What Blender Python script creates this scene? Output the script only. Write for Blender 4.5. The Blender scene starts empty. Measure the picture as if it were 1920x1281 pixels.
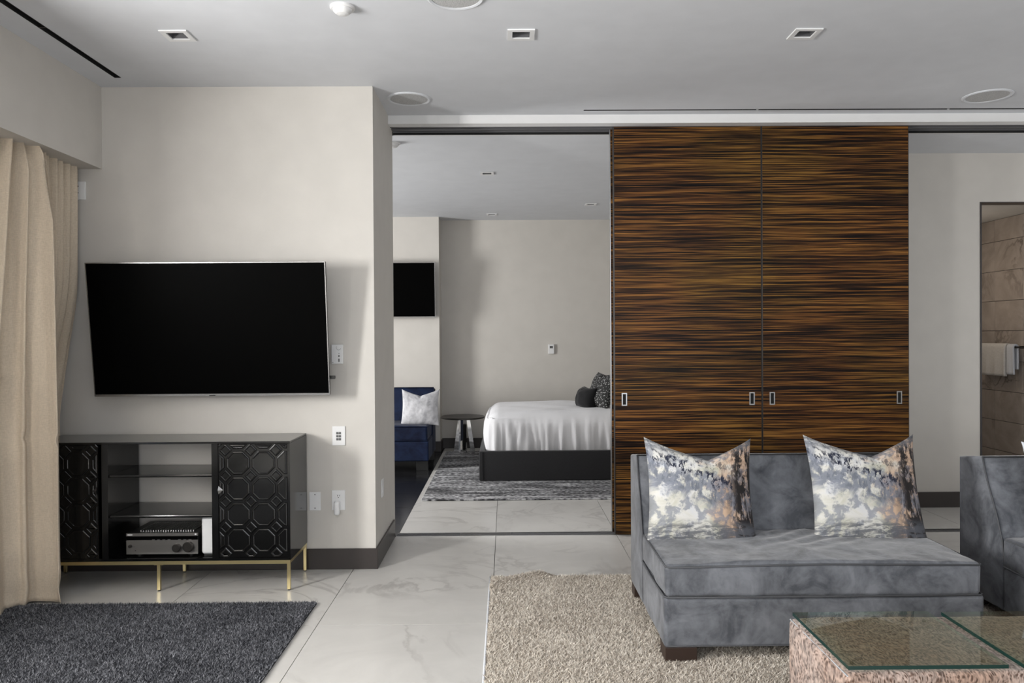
import bpy, bmesh, math, random
import numpy as np
from mathutils import Vector, Matrix, noise
random.seed(4); RNG = np.random.default_rng(7)
scn = bpy.context.scene
COL = scn.collection
PI = math.pi

# ------------------------------------------------------------------ camera
cam_d = bpy.data.cameras.new('camera'); cam = bpy.data.objects.new('camera', cam_d); COL.objects.link(cam)
cam_d.sensor_width = 36; cam_d.lens = 36 * 1460 / 1920; cam_d.clip_start = .05; cam_d.clip_end = 200
YAW, ROLL, PITCH = -0.008377, -0.006136, -0.007677
_f = Vector((-math.sin(YAW), math.cos(YAW), 0)); _r = Vector((math.cos(YAW), math.sin(YAW), 0)); _u = Vector((0, 0, 1))
_w = _f * math.cos(PITCH) + _u * math.sin(PITCH); _u2 = _u * math.cos(PITCH) - _f * math.sin(PITCH)
_rr = _r * math.cos(ROLL) + _u2 * math.sin(ROLL); _uu = _u2 * math.cos(ROLL) - _r * math.sin(ROLL)
cam.matrix_world = Matrix(((_rr.x, _uu.x, -_w.x, 0), (_rr.y, _uu.y, -_w.y, 0), (_rr.z, _uu.z, -_w.z, 1.45), (0, 0, 0, 1)))
scn.camera = cam

# ------------------------------------------------------------------ world, light, exposure
world = bpy.data.worlds.new('sky'); scn.world = world; world.use_nodes = True
bg = world.node_tree.nodes['Background']; bg.inputs[0].default_value = (.80, .88, 1, 1); bg.inputs[1].default_value = 1.0

def area(name, loc, target, sx, sy, power, color=(1, 1, 1), spread=180):
    d = bpy.data.lights.new(name, 'AREA'); d.shape = 'RECTANGLE'; d.size = sx; d.size_y = sy
    d.energy = power; d.color = color; d.spread = math.radians(spread)
    o = bpy.data.objects.new(name, d); COL.objects.link(o); o.location = loc
    o.rotation_euler = (Vector(target) - Vector(loc)).to_track_quat('-Z', 'Y').to_euler()
    return o
area('window_daylight_left', (-3.30, 1.95, 1.74), (0, 1.95, 1.74), .62, .85, 150, (1, .985, .96))
area('window_daylight_left', (-3.30, -.75, 1.70), (0, -.75, 1.70), .9, 1.2, 145, (1, .985, .96))
area('front_fill_light', (1.4, -2.50, 1.5), (1.4, 0, 1.5), 4.4, 2.1, 55, (.98, .99, 1))  # added fill from behind the camera, no known window there
area('window_daylight_bedroom', (-4.85, 6.95, 1.6), (0, 6.95, 1.6), 1.1, 1.5, 190, (1, .985, .96))
area('passage_fill_light', (5.75, 5.0, 1.6), (3, 5.3, 1.4), .95, 1.9, 9, (1, .97, .93))  # added fill from the right to brighten the passage, no known window
scn.view_settings.view_transform = 'Standard'; scn.view_settings.look = 'None'
scn.view_settings.gamma = 1; scn.view_settings.use_curve_mapping = False
scn.view_settings.exposure = 0.38

# ------------------------------------------------------------------ materials
class N:
    def __init__(s, name):
        s.m = bpy.data.materials.new(name); s.m.use_nodes = True; s.t = s.m.node_tree
        s.b = s.t.nodes['Principled BSDF']; s.out = s.t.nodes['Material Output']
    def n(s, typ, **kw):
        x = s.t.nodes.new(typ)
        for k, v in kw.items():
            if k.startswith('_'): setattr(x, k[1:], v)
            else: x.inputs[k.replace('__', ' ')].default_value = v
        return x
    def l(s, a, b): s.t.links.new(a, b)
    def coord(s, kind='Object', scale=(1, 1, 1), loc=(0, 0, 0), rot=(0, 0, 0)):
        c = s.n('ShaderNodeTexCoord'); mp = s.n('ShaderNodeMapping')
        mp.inputs['Scale'].default_value = scale; mp.inputs['Location'].default_value = loc; mp.inputs['Rotation'].default_value = rot
        s.l(c.outputs[kind], mp.inputs[0]); return mp.outputs[0]
    def noise(s, vec, scale, detail=4, rough=.5, dist=0):
        x = s.n('ShaderNodeTexNoise', Scale=scale, Detail=detail, Roughness=rough, Distortion=dist); s.l(vec, x.inputs['Vector']); return x.outputs['Fac']
    def ramp(s, fac, stops, interp='LINEAR'):
        r = s.n('ShaderNodeValToRGB'); r.color_ramp.interpolation = interp; e = r.color_ramp.elements
        while len(e) < len(stops): e.new(.5)
        for q, (p, c) in zip(e, stops):
            q.position = p; q.color = (c, c, c, 1) if isinstance(c, (int, float)) else (*c, 1)
        s.l(fac, r.inputs[0]); return r.outputs[0]
    def mix(s, f, a, b, mode='MIX'):
        x = s.n('ShaderNodeMix', _data_type='RGBA', _blend_type=mode)
        for i, v in ((0, f), (6, a), (7, b)):
            if isinstance(v, (int, float)): x.inputs[i].default_value = v if i == 0 else (v, v, v, 1)
            elif isinstance(v, tuple): x.inputs[i].default_value = (*v, 1)
            else: s.l(v, x.inputs[i])
        return x.outputs[2]
    def math(s, op, a, b=0.0, clamp=False):
        x = s.n('ShaderNodeMath', _operation=op, _use_clamp=clamp)
        for i, v in ((0, a), (1, b)):
            if isinstance(v, (int, float)): x.inputs[i].default_value = v
            else: s.l(v, x.inputs[i])
        return x.outputs[0]
    def bump(s, h, strength=.3, dist=.01):
        x = s.n('ShaderNodeBump', Strength=strength, Distance=dist); s.l(h, x.inputs['Height']); s.l(x.outputs[0], s.b.inputs['Normal'])
    def set(s, **kw):
        for k, v in kw.items():
            i = s.b.inputs[k.replace('__', ' ')]
            if isinstance(v, tuple): i.default_value = (*v, 1) if len(v) == 3 else v
            elif isinstance(v, (int, float)): i.default_value = v
            else: s.l(v, i)
        return s

def simple(name, col, rough=.5, metal=0, bump=0, bscale=300, **kw):
    m = N(name); v = m.coord(); f = m.noise(v, 6, 3)
    c = m.mix(1.0, tuple(col), m.ramp(f, [(.3, .95), (.7, 1.0)]), 'MULTIPLY')
    m.set(Base__Color=c, Roughness=rough, Metallic=metal, **kw)
    if bump: m.bump(m.noise(v, bscale, 2), bump, .002)
    return m.m

M = {}
M['wall'] = simple('warm_wall_paint', (.555, .530, .492), .6, bump=.06, bscale=160)
M['ceil'] = simple('ceiling_paint', (.64, .655, .685), .65, bump=.04, bscale=160)
M['white'] = simple('white_gloss_paint', (.72, .72, .72), .35)
M['plastic'] = simple('white_plastic', (.72, .72, .72), .35)
M['greyplastic'] = simple('grey_plastic', (.10, .10, .10), .4)
M['black'] = simple('black_plastic', (.008, .008, .008), .35)
M['void'] = simple('black_recess', (.004, .004, .004), .9)
M['base'] = simple('dark_baseboard', (.030, .024, .022), .38)
M['metal'] = simple('brushed_metal', (.50, .50, .50), .3, 1)
M['darkmetal'] = simple('dark_bronze_metal', (.07, .065, .06), .35, .9)
M['chrome'] = simple('chrome', (.85, .85, .85), .06, 1)
M['gold'] = simple('satin_gold', (.93, .78, .42), .3, 1)
M['tvscreen'] = simple('television_glass', (.0012, .0012, .0012), .4, Specular__IOR__Level=.015)
M['lacquer'] = simple('black_lacquer', (.005, .005, .005), .12, Specular__IOR__Level=.6)
M['footwood'] = simple('dark_wood_feet', (.030, .017, .012), .4)
M['hider'] = simple('plain_outer_wall', (.45, .44, .42), .8)
M['lens'] = simple('frosted_lamp_lens', (.6, .6, .58), .3)

def mk_wood():
    m = N('ebony_veneer')
    wv = m.coord(scale=(.8, .8, 5)); warp = m.noise(wv, 1.3, 2)
    c = m.n('ShaderNodeTexCoord'); sp = m.n('ShaderNodeSeparateXYZ'); m.l(c.outputs['Object'], sp.inputs[0])
    z = m.math('ADD', sp.outputs[2], m.math('MULTIPLY', warp, .022))
    cb = m.n('ShaderNodeCombineXYZ'); m.l(m.math('MULTIPLY', sp.outputs[0], 1.9), cb.inputs[0]); m.l(m.math('MULTIPLY', z, 175), cb.inputs[2]); m.l(sp.outputs[1], cb.inputs[1])
    a = m.noise(cb.outputs[0], 1.0, 3, .55)
    cb2 = m.n('ShaderNodeCombineXYZ'); m.l(m.math('MULTIPLY', sp.outputs[0], 2.6), cb2.inputs[0]); m.l(m.math('MULTIPLY', z, 420), cb2.inputs[2])
    b = m.noise(cb2.outputs[0], 1.0, 3, .6)
    cb3 = m.n('ShaderNodeCombineXYZ'); m.l(m.math('MULTIPLY', sp.outputs[0], .4), cb3.inputs[0]); m.l(m.math('MULTIPLY', z, 11), cb3.inputs[2])
    g = m.noise(cb3.outputs[0], 1.0, 2)
    t = m.math('ADD', m.math('MULTIPLY', a, .72), m.math('ADD', m.math('MULTIPLY', b, .28), m.math('MULTIPLY', m.math('SUBTRACT', g, .5), .16)))
    col = m.ramp(t, [(.38, (.003, .002, .002)), (.455, (.010, .005, .003)), (.505, (.050, .020, .008)), (.56, (.120, .050, .013)), (.63, (.27, .12, .030)), (.74, (.10, .045, .016))])
    olive = m.ramp(sp.outputs[0], [(.0, 1), (.5, 1)]); tone = m.noise(m.coord(scale=(1.2, 1, 2.5)), 1.0, 2)
    col = m.mix(m.ramp(tone, [(.40, 0), (.62, .8)]), col, m.mix(1.0, col, (.92, 1.12, .95), 'MULTIPLY'))
    m.set(Base__Color=col, Roughness=.40, Specular__IOR__Level=.13); m.bump(t, .08, .002); return m.m
M['ebony'] = mk_wood()

def mk_tile(name, base, vein, seedloc, darker=.9, rough=.28):
    m = N(name)
    oi = m.n('ShaderNodeObjectInfo'); off = m.n('ShaderNodeCombineXYZ')
    m.l(m.math('MULTIPLY', oi.outputs['Random'], 23.0), off.inputs[0]); m.l(m.math('MULTIPLY', oi.outputs['Random'], 7.0), off.inputs[2])
    c = m.n('ShaderNodeTexCoord'); va = m.n('ShaderNodeVectorMath', _operation='ADD'); m.l(c.outputs['Object'], va.inputs[0]); m.l(off.outputs[0], va.inputs[1])
    v = va.outputs[0]
    n1 = m.noise(v, 1.1, 8, .55, 1.6); n2 = m.noise(v, 2.2, 10, .6, 2.4); n3 = m.noise(v, .8, 3, .5, .6)
    veins = m.ramp(n1, [(.475, 0), (.497, 1), (.503, 1), (.53, 0)])
    cloud = m.ramp(n2, [(.3, darker), (.7, 1.0)])
    col = m.mix(1.0, base, cloud, 'MULTIPLY')
    vm = m.math('MULTIPLY', veins, m.math('MULTIPLY', m.ramp(n3, [(.45, 0), (.62, 1)]), .8))
    col = m.mix(vm, col, vein)
    m.set(Base__Color=col, Roughness=rough, Specular__IOR__Level=.4); return m.m
M['tile'] = mk_tile('pale_stone_tile', (.565, .55, .525), (.33, .315, .30), 0)
M['darktile'] = mk_tile('dark_stone_tile', (.012, .012, .013), (.04, .04, .042), 0, .6, .22)
M['bathtile'] = mk_tile('veined_marble_tile', (.40, .35, .31), (.10, .08, .07), 0, .7, .2)
M['grout'] = simple('grout', (.12, .115, .11), .9)

def mk_velvet(name, c0, c1, sheen=.35):
    m = N(name); v = m.coord(); n1 = m.noise(v, 5.5, 5, .6, .9); n2 = m.noise(v, 22, 4, .6, .5)
    t = m.math('ADD', m.math('MULTIPLY', n1, .75), m.math('MULTIPLY', n2, .25))
    col = m.ramp(t, [(.38, c0), (.5, tuple((a + b) / 2 for a, b in zip(c0, c1))), (.64, c1)])
    m.set(Base__Color=col, Roughness=.75, Sheen__Weight=sheen, Sheen__Roughness=.35, Specular__IOR__Level=.2)
    m.bump(m.noise(v, 9, 4, .6, .6), .25, .012); return m.m
M['velvet'] = mk_velvet('grey_velvet', (.068, .072, .082), (.185, .193, .212))
M['bluevelvet'] = mk_velvet('navy_velvet', (.003, .006, .022), (.009, .019, .055), .06)
M['palevelvet'] = mk_velvet('silver_crushed_velvet', (.30, .30, .32), (.62, .62, .64), .2)
M['piping'] = simple('piping_cord', (.06, .062, .068), .7)

def mk_weave(name, col, s=900, amt=.25, b=.25, rough=.85):
    m = N(name); v1 = m.coord(scale=(1, 1, .12)); v2 = m.coord(scale=(.12, .12, 1))
    a = m.noise(v1, s, 2); c = m.noise(v2, s, 2); t = m.math('ADD', m.math('MULTIPLY', a, .5), m.math('MULTIPLY', c, .5))
    cc = m.mix(1.0, col, m.ramp(t, [(.35, 1 - amt), (.65, 1.0)]), 'MULTIPLY')
    m.set(Base__Color=cc, Roughness=rough, Sheen__Weight=.1, Specular__IOR__Level=.2); m.bump(t, b, .002); return m.m
M['curtain'] = mk_weave('oatmeal_linen', (.60, .51, .40), 420, .22)
M['bedframe'] = mk_weave('charcoal_upholstery', (.024, .024, .026), 500, .45)
M['duvet'] = mk_weave('white_cotton', (.72, .72, .74), 700, .04, .05, .8)
M['blackcloth'] = mk_weave('black_fabric', (.010, .010, .011), 500, .3)
M['towel'] = mk_weave('white_terry', (.62, .60, .57), 300, .2, .5, .95)
M['whitelinen'] = mk_weave('white_linen', (.62, .64, .68), 500, .12)

def mk_pile(name, dark, mid, light):
    m = N(name); g = m.n('ShaderNodeNewGeometry'); v = m.coord()
    n = m.noise(v, 3.2, 4, .6, .4)
    t = m.math('ADD', m.math('MULTIPLY', g.outputs['Random Per Island'], .72), m.math('MULTIPLY', n, .4))
    m.set(Base__Color=m.ramp(t, [(.15, dark), (.5, mid), (.95, light)]), Roughness=.9, Specular__IOR__Level=.15); return m.m
M['creampile'] = mk_pile('cream_wool_pile', (.27, .23, .19), (.55, .49, .42), (.86, .81, .73))
M['darkpile'] = mk_pile('charcoal_wool_pile', (.016, .017, .021), (.050, .052, .060), (.30, .305, .33))
M['creambase'] = simple('cream_rug_backing', (.42, .37, .31), .9)
M['darkbase'] = simple('charcoal_rug_backing', (.02, .021, .025), .9)

def mk_streak():
    m = N('streaked_grey_rug'); v = m.coord(scale=(2.2, 22, 1)); v2 = m.coord(scale=(26, 62, 1)); v3 = m.coord(scale=(.7, 5, 1))
    t = m.math('ADD', m.math('MULTIPLY', m.noise(v, 1, 4, .6), .50), m.math('ADD', m.math('MULTIPLY', m.noise(v2, 1, 2), .55), m.math('MULTIPLY', m.noise(v3, 1, 2), .25)))
    m.set(Base__Color=m.ramp(t, [(.52, (.008, .008, .010)), (.62, (.05, .05, .055)), (.675, (.24, .24, .25)), (.76, (.58, .58, .59))]), Roughness=.9)
    m.bump(m.noise(v2, 1, 2), .4, .004); return m.m
M['streak'] = mk_streak()

def mk_hide():
    m = N('spotted_hide'); v = m.coord(scale=(1, .55, .55)); vo = m.n('ShaderNodeTexVoronoi', Scale=115.0); vw = m.coord(scale=(1, .6, .6))
    w = m.n('ShaderNodeTexNoise', Scale=14.0, Detail=3.0); m.l(vw, w.inputs['Vector'])
    mixv = m.n('ShaderNodeMix', _data_type='VECTOR'); mixv.inputs[0].default_value = .09
    m.l(v, mixv.inputs[4]); m.l(w.outputs['Color'], mixv.inputs[5]); m.l(mixv.outputs[1], vo.inputs['Vector'])
    spots = m.ramp(vo.outputs['Distance'], [(.22, 0), (.55, 1)]); tone = m.noise(m.coord(), 3, 4)
    base = m.ramp(tone, [(.35, (.40, .27, .205)), (.65, (.50, .405, .36))])
    hair = m.ramp(m.noise(m.coord(scale=(1, .3, .3)), 150, 3), [(.38, .45), (.62, 1.0)])
    col = m.mix(spots, (.11, .06, .04), base); col = m.mix(1.0, col, hair, 'MULTIPLY')
    m.set(Base__Color=col, Roughness=.75, Sheen__Weight=.3, Specular__IOR__Level=.2); m.bump(m.noise(m.coord(), 120, 3), .4, .004); return m.m
M['hide'] = mk_hide()

def mk_marbled(loc=(0, 0, 0)):
    """printed cushion cover: cream ground, blue grey blotches, tan right side, black streaks"""
    m = N('marbled_print_fabric')
    c = m.n('ShaderNodeTexCoord'); sp = m.n('ShaderNodeSeparateXYZ'); m.l(c.outputs['UV'], sp.inputs[0]); U, V = sp.outputs[0], sp.outputs[1]
    def uvn(sx, sy, off, detail=6, rough=.62, dist=.8, scale=1):
        mp = m.n('ShaderNodeMapping'); mp.inputs['Scale'].default_value = (sx, sy, 1); mp.inputs['Location'].default_value = (off, off * .7, off * .3)
        m.l(c.outputs['UV'], mp.inputs[0]); return m.noise(mp.outputs[0], scale, detail, rough, dist)
    ground = m.ramp(uvn(3, 3, 1), [(.35, (.42, .41, .33)), (.55, (.56, .55, .52)), (.7, (.50, .52, .57))])
    n_warp = uvn(2.5, 2.5, 5, 3)
    tanm = m.ramp(m.math('ADD', U, m.math('MULTIPLY', m.math('SUBTRACT', n_warp, .5), 1.2)), [(.52, 0), (.72, 1)])
    col = m.mix(m.math('MULTIPLY', tanm, .88), ground, (.52, .35, .24))
    band = m.math('ADD', V, m.math('MULTIPLY', m.math('SUBTRACT', uvn(3, 3, 9), .5), .5))
    vor = m.n('ShaderNodeTexVoronoi', Scale=1.0); vor.feature = 'DISTANCE_TO_EDGE'
    wn = m.n('ShaderNodeTexNoise', Scale=7.0, Detail=5.0, Roughness=.65); m.l(c.outputs['UV'], wn.inputs['Vector'])
    mp = m.n('ShaderNodeMapping'); mp.inputs['Scale'].default_value = (9, 6.5, 1); mp.inputs['Rotation'].default_value = (0, 0, .35)
    ad = m.n('ShaderNodeVectorMath', _operation='MULTIPLY_ADD'); m.l(wn.outputs['Color'], ad.inputs[0]); ad.inputs[1].default_value = (.16, .22, 0); m.l(c.outputs['UV'], ad.inputs[2])
    m.l(ad.outputs[0], mp.inputs[0]); m.l(mp.outputs[0], vor.inputs['Vector'])
    web = m.ramp(vor.outputs['Distance'], [(.10, 1), (.19, 0)])
    wide = m.ramp(uvn(5.0, 4.5, 3, 8, .72, .2), [(.47, 0), (.53, 1)])
    line = m.math('ADD', V, m.math('MULTIPLY', m.math('SUBTRACT', U, .5), .42))       # a broad diagonal drift of blue grey
    drift = m.ramp(m.math('ADD', line, m.math('MULTIPLY', m.math('SUBTRACT', uvn(3.5, 3.5, 9, 4), .5), .7)), [(.30, 0), (.42, 1), (.62, 1), (.74, 0)])
    bm = m.math('MAXIMUM', m.math('MULTIPLY', m.math('MAXIMUM', web, wide), drift), m.math('MULTIPLY', m.math('MULTIPLY', web, wide), .8))
    col = m.mix(m.math('MULTIPLY', bm, .88), col, m.mix(uvn(6, 6, 17, 3), (.085, .10, .135), (.22, .24, .29)))
    dark = m.ramp(uvn(24, 11, 13, 6, .7, .3), [(.50, 0), (.545, 1)])
    dm = m.math('MULTIPLY', dark, m.ramp(m.math('ADD', line, m.math('MULTIPLY', m.math('SUBTRACT', uvn(5, 5, 41, 4), .5), .5)), [(.38, 0), (.46, .35), (.56, .25), (.61, 1), (.68, 1), (.74, .15), (.80, .75), (.87, .6), (.93, 0)]))
    col = m.mix(dm, col, (.018, .022, .042))
    strk = m.ramp(uvn(12, 4.2, 21, 8, .72, .4), [(.44, 0), (.50, 1)])
    sm = m.math('MULTIPLY', strk, m.ramp(U, [(.70, 0), (.84, 1)]))
    col = m.mix(sm, col, (.016, .013, .013))
    edge = m.ramp(uvn(7, 26, 31, 7, .72, .6), [(.42, 0), (.52, 1)])
    em = m.math('MULTIPLY', edge, m.math('MAXIMUM', m.ramp(V, [(.14, 1), (.22, 0)]), m.ramp(V, [(.88, 0), (.95, 1)])))
    col = m.mix(m.math('MULTIPLY', em, .85), col, (.09, .095, .11))
    m.set(Base__Color=col, Roughness=.8, Sheen__Weight=.1, Specular__IOR__Level=.2); m.bump(uvn(260, 260, 2, 2), .15, .002); return m.m
M['marbled'] = mk_marbled()

def mk_speck():
    m = N('black_white_dotted_fabric'); vo = m.n('ShaderNodeTexVoronoi', Scale=62.0); m.l(m.coord(), vo.inputs['Vector'])
    m.set(Base__Color=m.ramp(vo.outputs['Distance'], [(.22, .45), (.34, .010)]), Roughness=.8); return m.m
M['speck'] = mk_speck()

def mk_glass():
    m = N('clear_table_glass'); t = m.t; t.nodes.remove(m.b)
    tr = m.n('ShaderNodeBsdfTransparent'); tr.inputs[0].default_value = (.80, .805, .76, 1)
    gl = m.n('ShaderNodeBsdfGlossy'); gl.inputs['Roughness'].default_value = .01; gl.inputs[0].default_value = (.95, 1, .98, 1)
    fr = m.n('ShaderNodeFresnel'); fr.inputs[0].default_value = 1.30; ms = m.n('ShaderNodeMixShader')
    ge = m.n('ShaderNodeNewGeometry'); m.l(m.math('MULTIPLY', fr.outputs[0], m.math('SUBTRACT', 1.0, ge.outputs['Backfacing'])), ms.inputs[0]); m.l(tr.outputs[0], ms.inputs[1]); m.l(gl.outputs[0], ms.inputs[2]); m.l(ms.outputs[0], m.out.inputs[0]); return m.m
M['glass'] = mk_glass()
M['glassedge'] = ge_ = simple('green_glass_edge', (.002, .026, .020), .12, Specular__IOR__Level=.45)

_t = ge_.node_tree; _o = _t.nodes['Material Output']; _g = _t.nodes.new('ShaderNodeNewGeometry'); _tr = _t.nodes.new('ShaderNodeBsdfTransparent'); _tr.inputs[0].default_value = (.7, .86, .78, 1)
_ms = _t.nodes.new('ShaderNodeMixShader'); _t.links.new(_g.outputs['Backfacing'], _ms.inputs[0]); _t.links.new(_t.nodes['Principled BSDF'].outputs[0], _ms.inputs[1]); _t.links.new(_tr.outputs[0], _ms.inputs[2]); _t.links.new(_ms.outputs[0], _o.inputs[0])
# ------------------------------------------------------------------ helpers
def link(name, me, mat, parent=None, smooth=False):
    o = bpy.data.objects.new(name, me); COL.objects.link(o)
    if mat is not None and not me.materials:
        for q in (mat if isinstance(mat, (list, tuple)) else [mat]): me.materials.append(q)
    if parent is not None: o.parent = parent
    if smooth: me.polygons.foreach_set('use_smooth', [True] * len(me.polygons))
    return o
def from_bm(name, bm, mat, parent=None, smooth=False):
    bmesh.ops.recalc_face_normals(bm, faces=bm.faces)
    me = bpy.data.meshes.new(name); bm.to_mesh(me); bm.free(); return link(name, me, mat, parent, smooth)
def tag(o, label, cat, group=None):
    o['label'] = label; o['category'] = cat
    if group: o['group'] = group
    return o
def thing(name, label, cat, loc=(0, 0, 0), group=None, rz=0):
    o = bpy.data.objects.new(name, None); COL.objects.link(o); o.location = loc; o.rotation_euler = (0, 0, rz); o.empty_display_size = .1
    return tag(o, label, cat, group)
def struct(o): o['kind'] = 'structure'; return o
def add_box(bm, x0, x1, y0, y1, z0, z1, bev=0, seg=2, mat=0):
    r = bmesh.ops.create_cube(bm, size=1); vs = r['verts']
    for v in vs: v.co = Vector(((x0 + x1) / 2 + v.co.x * (x1 - x0), (y0 + y1) / 2 + v.co.y * (y1 - y0), (z0 + z1) / 2 + v.co.z * (z1 - z0)))
    if mat:
        for f in {f for v in vs for f in v.link_faces}: f.material_index = mat
    if bev:
        es = list({e for v in vs for e in v.link_edges}); bmesh.ops.bevel(bm, geom=es, offset=bev, segments=seg, affect='EDGES', profile=.5)
def box(name, x0, x1, y0, y1, z0, z1, mat, parent=None, bev=0, seg=2):
    bm = bmesh.new(); add_box(bm, x0, x1, y0, y1, z0, z1, bev, seg); return from_bm(name, bm, mat, parent, bev > 0.008)
def add_cyl(bm, p0, p1, r0, r1=None, n=24):
    p0, p1 = Vector(p0), Vector(p1); d = p1 - p0; r1 = r0 if r1 is None else r1
    mt = Matrix.Translation((p0 + p1) / 2) @ d.to_track_quat('Z', 'Y').to_matrix().to_4x4()
    bmesh.ops.create_cone(bm, cap_ends=True, segments=n, radius1=r0, radius2=r1, depth=d.length, matrix=mt)
def cyl(name, p0, p1, r0, mat, parent=None, r1=None, n=28):
    bm = bmesh.new(); add_cyl(bm, p0, p1, r0, r1, n); return from_bm(name, bm, mat, parent)
def lathe(name, prof, mat, parent=None, n=40, axis_loc=(0, 0, 0), flip=False):
    vs, fs = [], []
    for i in range(n):
        a = 2 * PI * i / n
        for r, z in prof: vs.append((axis_loc[0] + r * math.cos(a), axis_loc[1] + r * math.sin(a), axis_loc[2] + z))
    k = len(prof)
    for i in range(n):
        j = (i + 1) % n
        for q in range(k - 1): fs.append((i * k + q, j * k + q, j * k + q + 1, i * k + q + 1))
    me = bpy.data.meshes.new(name); me.from_pydata(vs, [], fs); bm = bmesh.new(); bm.from_mesh(me); bmesh.ops.remove_doubles(bm, verts=bm.verts, dist=1e-5)
    return from_bm(name, bm, mat, parent, False)
def tube(name, pts, r, mat, parent=None, n=8):
    pts = [Vector(p) for p in pts]; vs, fs = [], []
    for i, p in enumerate(pts):
        t = (pts[min(i + 1, len(pts) - 1)] - pts[max(i - 1, 0)]).normalized()
        a = t.orthogonal().normalized() if i == 0 else (a - t * a.dot(t)).normalized()
        b = t.cross(a)
        for k in range(n): w = 2 * PI * k / n; vs.append(p + (a * math.cos(w) + b * math.sin(w)) * r)
    for i in range(len(pts) - 1):
        for k in range(n): q = (k + 1) % n; fs.append((i * n + k, i * n + q, (i + 1) * n + q, (i + 1) * n + k))
    fs.append(tuple(range(n))); fs.append(tuple(range((len(pts) - 1) * n, len(pts) * n)))
    me = bpy.data.meshes.new(name); me.from_pydata([tuple(v) for v in vs], [], fs); return link(name, me, mat, parent, True)
def soft_box(name, x0, x1, y0, y1, z0, z1, r, mat, parent=None, step=.03, disp=None):
    """rounded box with a fine surface, each vertex may be moved by disp(p, normal)"""
    lo = Vector((x0, y0, z0)); hi = Vector((x1, y1, z1))
    def axis(a, b):
        n = max(3, int((b - a) / step)); base = np.linspace(a, b, n + 1); k = np.linspace(0, min(r * 1.2, (b - a) / 2), 5)
        return sorted(set(np.round(np.concatenate([base, a + k, b - k]), 5)))
    A = [axis(lo[i], hi[i]) for i in range(3)]; idx, vs, fs = {}, [], []
    def vid(p):
        key = tuple(round(c, 5) for c in p)
        if key not in idx: idx[key] = len(vs); vs.append(Vector(p))
        return idx[key]
    for ax in range(3):
        u, v = (ax + 1) % 3, (ax + 2) % 3
        for val in (lo[ax], hi[ax]):
            for i in range(len(A[u]) - 1):
                for j in range(len(A[v]) - 1):
                    q = []
                    for a, b in ((i, j), (i + 1, j), (i + 1, j + 1), (i, j + 1)):
                        p = [0, 0, 0]; p[ax] = val; p[u] = A[u][a]; p[v] = A[v][b]; q.append(vid(p))
                    fs.append(q if val == hi[ax] else q[::-1])
    for i, p in enumerate(vs):
        q = Vector([min(max(p[k], lo[k] + r), hi[k] - r) if hi[k] - lo[k] > 2 * r else (lo[k] + hi[k]) / 2 for k in range(3)])
        d = p - q; nn = d.normalized() if d.length > 0 else Vector((0, 0, 1)); vs[i] = q + nn * min(r, d.length * 1.0) if d.length > r else q + d
        if disp: vs[i] = vs[i] + disp(vs[i], nn)
    me = bpy.data.meshes.new(name); me.from_pydata([tuple(v) for v in vs], [], fs); return link(name, me, mat, parent, True)
def prism_x(name, prof, x0, x1, mat, parent=None, bev=.012, seg=3, smooth=True):
    """profile in (y, z) extruded along x, with rounded edges"""
    bm = bmesh.new(); a = [bm.verts.new((x0, y, z)) for y, z in prof]; b = [bm.verts.new((x1, y, z)) for y, z in prof]
    bm.faces.new(a); bm.faces.new(b[::-1]); n = len(prof)
    side = [bm.edges.get((a[i], a[(i + 1) % n])) for i in range(n)] + [bm.edges.get((b[i], b[(i + 1) % n])) for i in range(n)]
    for i in range(n): bm.faces.new((a[i], b[i], b[(i + 1) % n], a[(i + 1) % n]))
    bmesh.ops.recalc_face_normals(bm, faces=bm.faces)
    if bev: bmesh.ops.bevel(bm, geom=side, offset=bev, segments=seg, affect='EDGES', profile=.5)
    o = from_bm(name, bm, mat, parent, smooth); return o

def copy_tree(o, parent=None):
    c = o.copy(); COL.objects.link(c)
    if parent is not None: c.parent = parent
    for ch in [q for q in list(bpy.data.objects) if q.parent == o]: copy_tree(ch, c)
    return c

# ------------------------------------------------------------------ the room
XL, XR, YF, YB = -3.0, 5.6, -2.4, 4.86      # living room: left window wall, right wall, wall behind the camera, television wall
HC, HB = 3.005, 2.94                        # ceilings
def walls(name, boxes, mat=M['wall']):
    bm = bmesh.new()
    for b in boxes: add_box(bm, *b)
    return struct(from_bm(name, bm, mat))

# floor with tiles
floor = struct(box('floor', -5.0, 6.7, -2.7, 10.4, -.12, -.011, M['grout']))
TW, TL_, TX, TY = .8755, 1.752, -.079, 3.907
_tilecache = {}
def tile(x0, x1, y0, y1, mat, name='floor_tile', parent=floor):
    w, d = round(x1 - x0, 3), round(y1 - y0, 3); k = (w, d, mat.name)
    if k not in _tilecache:
        bm = bmesh.new(); add_box(bm, 0, w, 0, d, -.0105, 0); bmesh.ops.recalc_face_normals(bm, faces=bm.faces)
        me = bpy.data.meshes.new(name); bm.to_mesh(me); bm.free(); me.materials.append(mat); _tilecache[k] = me
    o = link(name, _tilecache[k], None, parent); o.location = (x0, y0, 0); return o
G = .0016
def tile_area(xa, xb, ya, yb, mat):
    i0 = math.floor((xa - TX) / TW); j0 = math.floor((ya - TY) / TL_)
    for i in range(i0, i0 + 14):
        for j in range(j0, j0 + 9):
            x0, x1 = max(xa, TX + i * TW), min(xb, TX + (i + 1) * TW); y0, y1 = max(ya, TY + j * TL_), min(yb, TY + (j + 1) * TL_)
            if x1 - x0 > .02 and y1 - y0 > .02: tile(x0 + G, x1 - G, y0 + G, y1 - G, mat)
tile_area(-3.3, 6.6, -2.55, 5.625, M['tile'])
tile_area(-.79, 6.6, 5.725, 10.3, M['tile'])
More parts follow.
